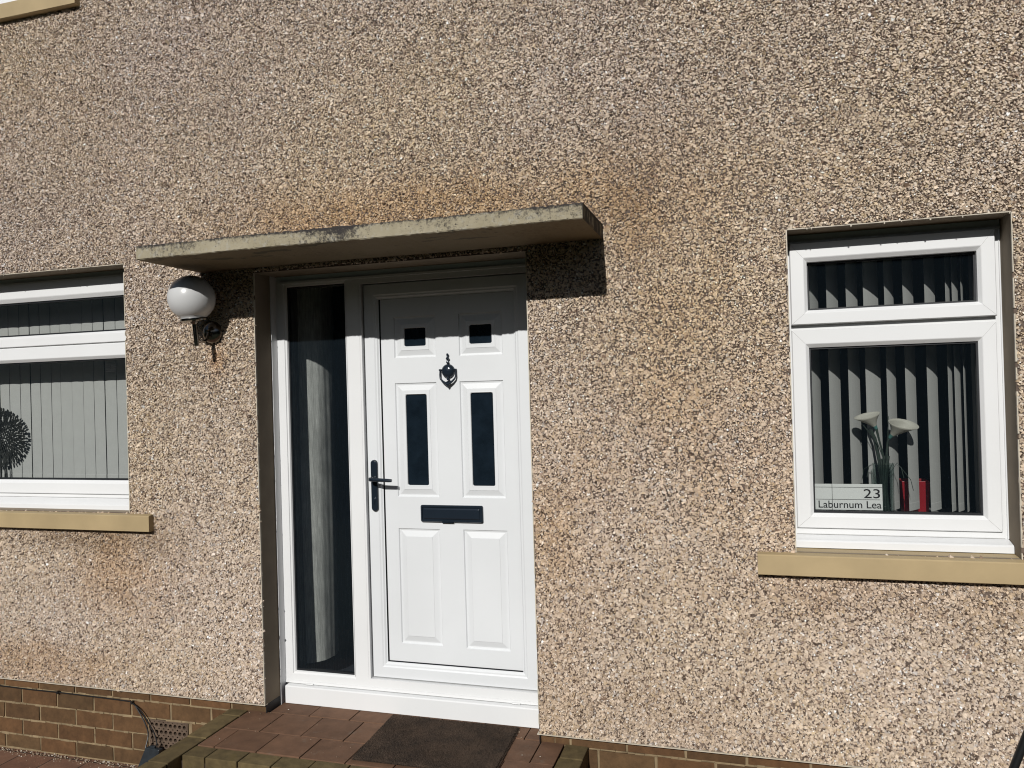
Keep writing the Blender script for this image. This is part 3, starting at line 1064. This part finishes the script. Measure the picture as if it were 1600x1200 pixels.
# ------------------------------------------------------------------ doormat
dm = thing('doormat', 'worn dark brown coir doormat lying on the doorstep against the white door cill', 'doormat', (.865, -.10, STEP))
mm = MB()
nx_, ny_ = 200, 140
x0, x1, y0, y1 = .580, 1.155, -.305, .099
vs = []
for j in range(ny_ + 1):
    for i in range(nx_ + 1):
        u, v = i / nx_, j / ny_
        e = min(u * nx_, (1 - u) * nx_, v * ny_, (1 - v) * ny_)
        x = x0 + (x1 - x0) * u + (random.uniform(-.0012, .0012)) + .018 * (1 - v) * .9
        y = y0 + (y1 - y0) * v + random.uniform(-.001, .001) + (.012 * u * (1 - v))
        z = STEP + (.001 if e < 1 else .011 + random.uniform(-.0022, .0030) + .0015 * math.sin(u * 9) * math.sin(v * 7))
        vs.append((x, y, z))
W_ = nx_ + 1
mm.add(vs, [(j * W_ + i, j * W_ + i + 1, (j + 1) * W_ + i + 1, (j + 1) * W_ + i) for j in range(ny_) for i in range(nx_)])
for _ in range(15000):
    u, v = random.random(), random.random()
    x = x0 + (x1 - x0) * u + .0162 * (1 - v)
    y = y0 + (y1 - y0) * v + .012 * u * (1 - v)
    if random.random() < .12:                       # frayed rim
        if random.random() < .5: x = (x0 - .002 + .0162 * (1 - v)) if u < .5 else (x1 + .002 + .0162 * (1 - v))
        else: y = y0 - .002 if v < .5 else y1 - .001
        zb = STEP + .005
    else:
        zb = STEP + .010
    s_ = .0012
    tipx, tipy, tipz = x + random.uniform(-.004, .004), y + random.uniform(-.004, .004), zb + random.uniform(.002, .0055)
    mm.add([(x - s_, y - s_, zb), (x + s_, y - s_, zb), (x, y + s_, zb), (tipx, tipy, tipz)], [(0, 1, 3), (1, 2, 3), (2, 0, 3)])
mt, nt, b = newmat('coir_pile')
c = ramp(nt, noise(nt, 9, 7, .7), .3, .7, (.022, .019, .017, 1), (.075, .052, .038, 1))
c = mixc(nt, ramp(nt, noise(nt, 260, 3, .7), .5, .75), c, (.13, .095, .07, 1))
nt.links.new(c, b.inputs['Base Color'])
b.inputs['Roughness'].default_value = 1.0
b.inputs['Specular IOR Level'].default_value = .1
bump(nt, b, noise(nt, 420, 4, .7), 1.0, .003)
M['coir'] = mt
mm.build('mat_pile', ['coir'], dm)

# ------------------------------------------------------------------ wall lamp
lamp = thing('wall_lamp', 'white globe wall lamp on a steel bracket, fixed left of the door under the canopy', 'lamp', (-.225, 0, 1.68))
GC = Vector((-.233, -.128, 1.828))
ax = Vector((.055, .06, -1)).normalized()
gb = MB()
rr = .1005
pf = []
for k in range(33):
    a = math.pi * k / 32
    h = -rr * math.cos(a)
    if h > rr * .86: break
    pf.append((max(rr * math.sin(a), 1e-4), h))
pf.append((pf[-1][0] * .95, rr * .9))
pf.append((.03, rr * .93))
gb.lathe(pf, GC, ax, 56)
gb.build('globe', ['opal'], lamp, smooth=True)
rg = MB()
rg.lathe([(.030, rr * .90), (.057, rr * .90), (.058, rr * .95), (.056, rr * 1.0), (.045, rr * 1.03), (.018, rr * 1.05), (.014, rr * 1.12), (.0105, rr * 1.15), (.0105, rr * 2.05), (.0085, rr * 2.10), (.0001, rr * 2.12)], GC, ax, 40)
rg.build('holder', ['chrome'], lamp, smooth=True)
bkt = MB()
cx, cz = -.225, 1.683
bkt.lathe([(.0001, .024), (.012, .033), (.030, .028), (.044, .018), (.052, .006), (.053, 0), (.053, -.004)], (cx, 0, cz), (0, -1, 0), 40)
bkt.build('back_plate', ['chrome'], lamp, smooth=True)
arm = MB()
j1 = GC + ax * (rr * 1.55)
pts = []
p0, p1, p2, p3 = Vector((cx, -.028, cz)), Vector((cx + .006, -.055, cz - .055)), Vector((cx + .012, -.09, cz - .06)), j1
for i in range(13):
    t = i / 12
    pts.append(p0 * (1 - t) ** 3 + p1 * 3 * t * (1 - t) ** 2 + p2 * 3 * t * t * (1 - t) + p3 * t ** 3)
arm.tube(pts, .0065, 12)
arm.build('arm', ['chrome'], lamp, smooth=True)

# ------------------------------------------------------------------ vertical blinds
def blind(name_label, loc, slats, z0, z1, width):
    t = thing('vertical_blind', name_label, 'blind', loc)
    hr = MB()
    hr.box(slats[0][0] - .05, slats[-1][0] + .05, loc[1] - .02, loc[1] + .02, z1, z1 + .03)
    hr.build('head_rail', ['plastic'], t)
    for (x, a, wd) in slats:
        s_ = MB()
        ca_, sa_ = math.cos(R(a)), math.sin(R(a))
        K = 5
        vs = []
        for z in (z0, z0 + .028, z0 + .030, z1):
            for k in range(K):
                u = (k / (K - 1) - .5) * wd
                bow = .0025 * (1 - (2 * k / (K - 1) - 1) ** 2)
                thick = 0.0012 if z < z0 + .029 else 0
                vs.append((x + u * ca_ + bow * sa_, loc[1] + u * sa_ - bow * ca_ - thick, z))
        s_.add(vs, [(r0 * K + k, r0 * K + k + 1, (r0 + 1) * K + k + 1, (r0 + 1) * K + k) for r0 in range(3) for k in range(K - 1)])
        o = s_.build('slat', ['blind'], t)
        sd = o.modifiers.new('thickness', 'SOLIDIFY')
        sd.thickness = .0008
    return t
ls = []
edges = [-1.7245 - .0732 * k for k in range(12, 0, -1)] + [-1.7245, -1.6509, -1.578, -1.5054, -1.440, -1.3645, -1.2892, -1.2186, -1.1465, -1.0681, -.995, -.922, -.848, -.775]
for e0, e1 in zip(edges[:-1], edges[1:]):
    g0 = .0040 + random.uniform(-.0015, .0015)
    ls.append(((e0 + e1) / 2 + g0 / 2, random.uniform(-3, 3), (e1 - e0) - g0))
blind('closed pale grey vertical blind filling the long window left of the door', (-1.75, .305, .95), ls, .966, 1.985, .069)
rs = [(2.300, 55, .083), (2.3735, 62.2, .079), (2.4416, 55.1, .0853), (2.513, 54.7, .0857), (2.5817, 48, .0942), (2.6466, 58.2, .0823),
      (2.7141, 55.1, .0854), (2.7896, 54.5, .086), (2.8534, 63.4, .0782), (2.8778, 60.3, .0806), (2.9007, 69.9, .0745)]
blind('half open pale grey vertical blind with dark gaps in the window right of the door', (2.61, .305, .87), rs, .877, 1.885, .077)

# ------------------------------------------------------------------ sidelight curtain
ct = MB()
K, Hn = 96, 40
vs = []
for j in range(Hn + 1):
    z = .085 + (1.95 - .085) * j / Hn
    for k in range(K):
        a = 2 * math.pi * k / K
        rad = .105 * (1 + .012 * math.sin(9 * a + .6 * math.sin(z * 2)) + .006 * math.sin(23 * a + z * 3)) * (1 + .05 * math.sin(z * 1.7))
        vs.append((.010 + .012 * (z - .9) + rad * math.cos(a), .43 + 1.25 * rad * math.sin(a), z))
ct.add(vs, [(j * K + k, j * K + (k + 1) % K, (j + 1) * K + (k + 1) % K, (j + 1) * K + k) for j in range(Hn) for k in range(K)])
tag(ct.build('curtain', ['curtain'], smooth=True, loc=(.07, .38, .085)), 'gathered white curtain hanging behind the tall obscure glass beside the door', 'curtain')

# ------------------------------------------------------------------ things on the right window board
SB = .838
def flower(lbl, loc, stem, dirn, up, size):
    """calla lily: a furled funnel on a long stem"""
    t = thing('calla_lily', lbl, 'artificial flower', loc)
    s_ = MB()
    s_.tube(stem, [.0035] * (len(stem) - 1) + [.005], 8)
    s_.build('stem', ['stem'], t, smooth=True)
    fl = MB()
    base_, d = Vector(stem[-1]), Vector(dirn).normalized()
    upv = Vector(up)
    upv = (upv - d * upv.dot(d)).normalized()
    side = d.cross(upv)
    n1, n2 = 26, 12
    vs = []
    ln, w_ = size
    for j in range(n2 + 1):
        q = j / n2
        for k in range(n1 + 1):
            a = -math.pi + 2 * math.pi * k / n1
            rad = .006 + (w_ - .006) * q ** 1.6
            flare = q ** 3
            lipl = ln * q * (1 + .55 * flare * (0.5 + .5 * math.cos(a)))
            ra = rad * (1 + .35 * flare * (math.cos(a) > -.9) * (0.5 + .5 * math.cos(a)))
            vs.append(base_ + d * lipl + (upv * math.cos(a) + side * math.sin(a)) * ra + upv * (.02 * flare * math.cos(a)))
    W_ = n1 + 1
    fs = [(j * W_ + k, j * W_ + k + 1, (j + 1) * W_ + k + 1, (j + 1) * W_ + k) for j in range(n2) for k in range(n1)]
    fl.add(vs, fs)
    for i in range(len(fs)):
        if i // n1 < 4: fl.m[i] = 1
    t['group'] = 'artificial lilies in the vase'
    o = fl.build('bloom', ['petal', 'teal'], t, smooth=True)
    sd = o.modifiers.new('thickness', 'SOLIDIFY')
    sd.thickness = .0012
    return t
vz = thing('vase', 'clear glass vase of tall flowers beside the name plate in the right window', 'vase', (2.600, .25, SB))
vb = MB()
vb.lathe([(.0001, .004), (.030, .004), (.033, .012), (.031, .1), (.036, .225), (.0375, .226), (.034, .1), (.035, .002), (.034, 0), (.0001, 0)], (2.600, .25, SB), (0, 0, 1), 32)
vb.build('vase_body', ['clear'], vz, smooth=True)
wv = MB()
for k in range(9):
    a = k * 2.4
    wv.tube([(2.600 + .018 * math.cos(a), .25 + .018 * math.sin(a), SB + .01), (2.602 + .006 * math.cos(a), .25 + .006 * math.sin(a), SB + .13), (2.606 + .014 * math.cos(a + 1), .25 + .012 * math.sin(a + 1), SB + .235 + .01 * (k % 3))], .0042, 6)
for sx, top in ((-1, (2.548, .235, 1.045)), (1, (2.66, .24, 1.04)), (1, (2.690, .235, .995)), (-1, (2.530, .235, 1.035))):
    mx_ = (2.604 + top[0]) / 2
    wv.tube([(2.604, .25, 1.0), (mx_, .245, 1.068), (top[0], top[1], top[2] + .01), (top[0] + sx * .008, top[1], top[2] - .03)], .0012, 5)
wv.build('greenery', ['stem'], vz, smooth=True)
flower('cream calla lily bending left over the vase, left bloom of the two', (2.600, .25, SB),
       [(2.598, .25, SB + .01), (2.607, .25, 1.02), (2.600, .25, 1.10), (2.588, .25, 1.155), (2.580, .25, 1.195)], (-.42, -.30, .75), (-.95, -.2, -.12), (.053, .023))
flower('cream calla lily opening right over the vase, right bloom of the two', (2.612, .25, SB),
       [(2.604, .25, SB + .01), (2.609, .25, 1.02), (2.612, .25, 1.10), (2.617, .25, 1.145), (2.623, .25, 1.160)], (.50, -.42, .70), (.75, -.25, .4), (.062, .027))
ex = MB()
# bare stems and a grey twist standing in the vase
ex.tube([(2.596, .262, SB + .01), (2.594, .262, .99), (2.588, .262, 1.08), (2.575, .262, 1.16), (2.560, .262, 1.195)], .006, 8)
ex.tube([(2.603, .24, SB + .01), (2.607, .24, 1.06), (2.580, .24, 1.145), (2.545, .24, 1.195), (2.527, .24, 1.220)], .0018, 6)
ex.tube([(2.606, .24, SB + .01), (2.611, .24, 1.06), (2.617, .24, 1.15), (2.620, .24, 1.245)], .0018, 6)
tag(ex.build('twig', ['stem'], smooth=True, loc=(2.6, .25, SB)), 'thin bare stems standing between the two lilies in the vase', 'twigs')

for o_ in [q for q in scene.objects if q.parent is None and q.name.split('.')[0] in ('vase', 'calla_lily', 'twig')]:
    o_.location.x -= .006
    o_.location.y -= .036
rp = thing('pot', 'tall tapered red pot standing behind the blind in the right window', 'pot', (2.743, .405, SB - .003))
rb_ = MB()
fx0, fx1, bx0, bx1 = 2.682, 2.784, 2.692, 2.775
zt_, zb_ = SB + .142, SB
yA, yB = .365, .455
vs = [(bx0, yA + .006, zb_), (bx1, yA + .006, zb_), (bx1, yB - .006, zb_), (bx0, yB - .006, zb_),
      (fx0, yA, zt_), (fx1, yA, zt_), (fx1, yB, zt_), (fx0, yB, zt_),
      (fx0 + .005, yA + .005, zt_), (fx1 - .005, yA + .005, zt_), (fx1 - .005, yB - .005, zt_), (fx0 + .005, yB - .005, zt_),
      (bx0 + .005, yA + .011, zb_ + .01), (bx1 - .005, yA + .011, zb_ + .01), (bx1 - .005, yB - .011, zb_ + .01), (bx0 + .005, yB - .011, zb_ + .01)]
rb_.add(vs, [(3, 2, 1, 0), (0, 1, 5, 4), (1, 2, 6, 5), (2, 3, 7, 6), (3, 0, 4, 7), (4, 5, 9, 8), (5, 6, 10, 9), (6, 7, 11, 10), (7, 4, 8, 11),
             (8, 9, 13, 12), (9, 10, 14, 13), (10, 11, 15, 14), (11, 8, 12, 15), (12, 13, 14, 15)])
rb_.build('pot_body', ['red'], rp, bevel=.002)
stn = MB()     # the shelf board that carries the pot and the vase
stn.box(2.29, 2.95, .19, .62, SB - .02, SB - .0005)
stn.build('window_board', ['inner'], rw)
sb2 = MB()
sb2.box(-2.72, -.74, .19, .45, .930, .941)
sb2.build('window_board', ['inner'], lw)

# name plate
np_ = thing('house_sign', 'white name plate reading 23 Laburnum Lea in the lower corner of the right window', 'sign', (2.46, .146, .897))
bd = MB()
bd.box(2.3425, 2.5775, .1455, .1475, .8970, .9945)
bd.build('board', ['signwhite'], np_, bevel=.0005)
ln = MB()
yl = .1449
ln.box(2.3425, 2.5770, yl, .1456, .9815, .9828)
ln.box(2.4030, 2.4045, yl - .0002, .1456, .8972, .9944)
ln.box(2.3460, 2.5690, yl, .1456, .9355, .9370)
ln.build('rule_lines', ['ink'], np_)
def text(body, x1, z, size, name, parent, align='RIGHT', sx=1.0):
    cu = bpy.data.curves.new(name, 'FONT')
    cu.body = body
    cu.size = size
    cu.align_x = align
    cu.extrude = .0002
    cu.offset = .0002
    cu.materials.append(M['ink'])
    o = bpy.data.objects.new(name, cu)
    COL.objects.link(o)
    o.parent = parent
    lo = Vector(parent['_o'])
    bpy.context.view_layer.update()
    me_ = bpy.data.meshes.new_from_object(o)
    bpy.data.objects.remove(o)
    me_.name = name
    o = bpy.data.objects.new(name, me_)
    COL.objects.link(o)
    o.parent = parent
    o.location = Vector((x1, .1450, z)) - lo
    o.rotation_euler = (R(90), 0, 0)
    o.scale = (sx, 1, 1)
    return o
def fit(o, width, height):
    xs = [v.co.x for v in o.data.vertices]
    ys = [v.co.y for v in o.data.vertices]
    o.scale = (width / (max(xs) - min(xs)), height / (max(ys) - min(ys)), 1)
fit(text('23', 2.5735, .9425, .0455, 'number', np_), .056, .0345)
fit(text('Laburnum Lea', 2.5735, .9045, .0325, 'street_name', np_), .2185, .0270)

# ------------------------------------------------------------------ metal tree ornament in the left window
tt = thing('tree_ornament', 'dark metal tree ornament with a round leafy head in the left window', 'ornament', (-1.84, .27, .942))
cr = MB()
tc_ = Vector((-1.838, .27, 1.201))
for ring in range(10):
    r0 = .016 + ring * .0172
    cnt = max(6, int(2 * math.pi * r0 / .0135))
    for k in range(cnt):
        a = 2 * math.pi * (k + .5 * (ring % 2)) / cnt + random.uniform(-.05, .05)
        l_ = .0105 * random.uniform(.85, 1.2)
        w2 = .0054 * random.uniform(.8, 1.15)
        cxl, czl = tc_.x + (r0 + l_ * .3) * math.cos(a), tc_.z + (r0 + l_ * .3) * math.sin(a) * .88
        ux, uz = math.cos(a), math.sin(a)
        vs = []
        for q in range(8):
            b2 = 2 * math.pi * q / 8
            du, dv = l_ * math.cos(b2), w2 * math.sin(b2)
            vs.append((cxl + ux * du - uz * dv, .2685 - .002 * math.cos(b2) + .003 * math.sin(a * 3 + ring), czl + uz * du + ux * dv))
        vs += [(p[0], p[1] + .002, p[2]) for p in vs]
        cr.add(vs, [tuple(range(8)), tuple(range(8, 16))[::-1]] + [(q, (q + 1) % 8, 8 + (q + 1) % 8, 8 + q) for q in range(8)])
for k in range(13):
    a = R(-90) + (k - 6) * .42
    cr.tube([(tc_.x, .272, tc_.z - .10), (tc_.x + .06 * math.cos(a), .272, tc_.z - .02 + .06 * math.sin(a)), (tc_.x + .165 * math.cos(a), .272, tc_.z + .145 * math.sin(a))], [.002, .0012, .0008], 5)
cr.build('crown', ['ironleaf'], tt)
tk = MB()
for dx in (-.006, .004, .03, .042):
    tk.tube([(tc_.x + dx * 1.2, .272, .946), (tc_.x + dx, .272, 1.06), (tc_.x + dx * .3, .272, 1.15)], .0032, 8)
tk.box(tc_.x - .05, tc_.x + .06, .245, .295, .9415, .9465)
tk.build('trunk', ['ironleaf'], tt)

# ------------------------------------------------------------------ cable, box, pole, debris
cb = MB()
def cat(pts, k=6):
    pts = [Vector(p) for p in pts]
    out = []
    for i in range(len(pts) - 1):
        a, b_, c, d = pts[max(i - 1, 0)], pts[i], pts[i + 1], pts[min(i + 2, len(pts) - 1)]
        for q in range(k):
            t = q / k
            out.append(.5 * ((2 * b_) + (c - a) * t + (2 * a - 5 * b_ + 4 * c - d) * t * t + (3 * b_ - a - 3 * c + d) * t ** 3))
    out.append(pts[-1])
    return out
cy = .012
cb.tube(cat([(-2.3, cy, -.040), (-1.9, cy, -.044), (-1.55, cy, -.0455), (-1.37, cy, -.048), (-1.19, cy, -.0475), (-.95, cy, -.050), (-.79, cy, -.053), (-.742, cy, -.058), (-.700, .008, -.098), (-.660, .0, -.145), (-.638, -.006, -.190), (-.634, -.03, -.245)]), .0032, 8)
cb.tube(cat([(-.742, cy - .003, -.058), (-.690, .004, -.085), (-.640, 0, -.140), (-.603, -.003, -.192), (-.583, -.012, -.235)]), .0026, 8)
for xz in ((-1.19, -.0475), (-.742, -.058)):
    cb.box(xz[0] - .005, xz[0] + .005, .004, .021, xz[1] - .006, xz[1] + .007)
tag(cb.build('cable', ['blackpaint'], smooth=True, loc=(-.75, cy, -.05)), 'thin black cable clipped along the brick base and dropping beside the air brick', 'cable')
jx = MB()
# a flat box propped on its edge against the wall
vs = [(-.672, -.062, -.360), (-.560, -.062, -.360), (-.540, -.050, -.235), (-.617, -.050, -.231)]
vs += [(p[0] + .004, p[1] + .022, p[2]) for p in vs]
jx.add(vs, [(0, 1, 2, 3), (7, 6, 5, 4), (0, 4, 5, 1), (1, 5, 6, 2), (2, 6, 7, 3), (3, 7, 4, 0)])
jx.box(-.600, -.570, -.045, -.030, -.240, -.224)
tag(jx.build('cable_box', ['box'], bevel=.003, loc=(-.61, -.05, GROUND)), 'small blue-black plastic box on the ground below the air brick, cables going in', 'box')
po = MB()
a_, b_ = Vector((2.6012, -1.2, .586)), Vector((2.6232, -1.2, .647))
d = (b_ - a_)
p_lo = a_ - d * ((.586 - GROUND) / d.z)
p_hi = a_ + d * 1.7
po.tube([p_lo, a_, b_, p_hi], .0082, 14)
po.lathe([(.0001, 0), (.014, 0), (.0145, .03), (.0105, .034)], p_lo, d.normalized(), 16)
tag(po.build('pole', ['blackpaint'], smooth=True, loc=p_lo), 'thin black pole leaning at the lower right corner in front of the wall', 'pole')
gv = MB()
def stone(x, y, z, s_):
    c = random.choice([(.30, .23, .16), (.24, .18, .12), (.5, .45, .38), (.16, .11, .07)])
    vs = [(x + s_ * random.uniform(-1, 1), y + s_ * random.uniform(-1, 1), z + q) for q in (0, 0, 0, s_ * .9)]
    vs = [(x - s_, y - s_ * .6, z), (x + s_, y - s_ * .5, z), (x + s_ * .2, y + s_, z), (x + random.uniform(-.3, .3) * s_, y, z + s_ * random.uniform(.6, 1.1))]
    gv.add(vs, [(0, 2, 1), (0, 1, 3), (1, 2, 3), (2, 0, 3)], 0, c)
for _ in range(600):
    x = random.uniform(-2.2, -.25)
    y = -abs(random.gauss(0, .018)) + .012
    stone(x, y, GROUND + random.uniform(0, .008) * (1 if y > -.01 else 0), random.uniform(.002, .0055))
for _ in range(120):
    stone(random.uniform(-2, -.25), -random.uniform(.02, .3), GROUND, random.uniform(.0015, .003))
for _ in range(26):
    x, y = random.uniform(-.08, 1.35), -random.uniform(0, .3)
    if .56 < x < 1.19: continue
    stone(x, y, STEP + .001, random.uniform(.0018, .0034))
for x, y in ((1.163, .075), (1.160, .045), (1.185, .03), (-.02, -.006), (-.075, -.01), (.02, .01), (1.13, .105), (.08, .06)):
    stone(x, y, STEP + .001, .004)
M['gravel'] = attrmat('loose_chips', .7, .15, 80, 0)
tag(gv.build('gravel', ['gravel']), 'loose pale stone chips fallen along the foot of the wall and on the step', 'gravel', kind='stuff')

for o in scene.objects:
    if '_o' in o: del o['_o']
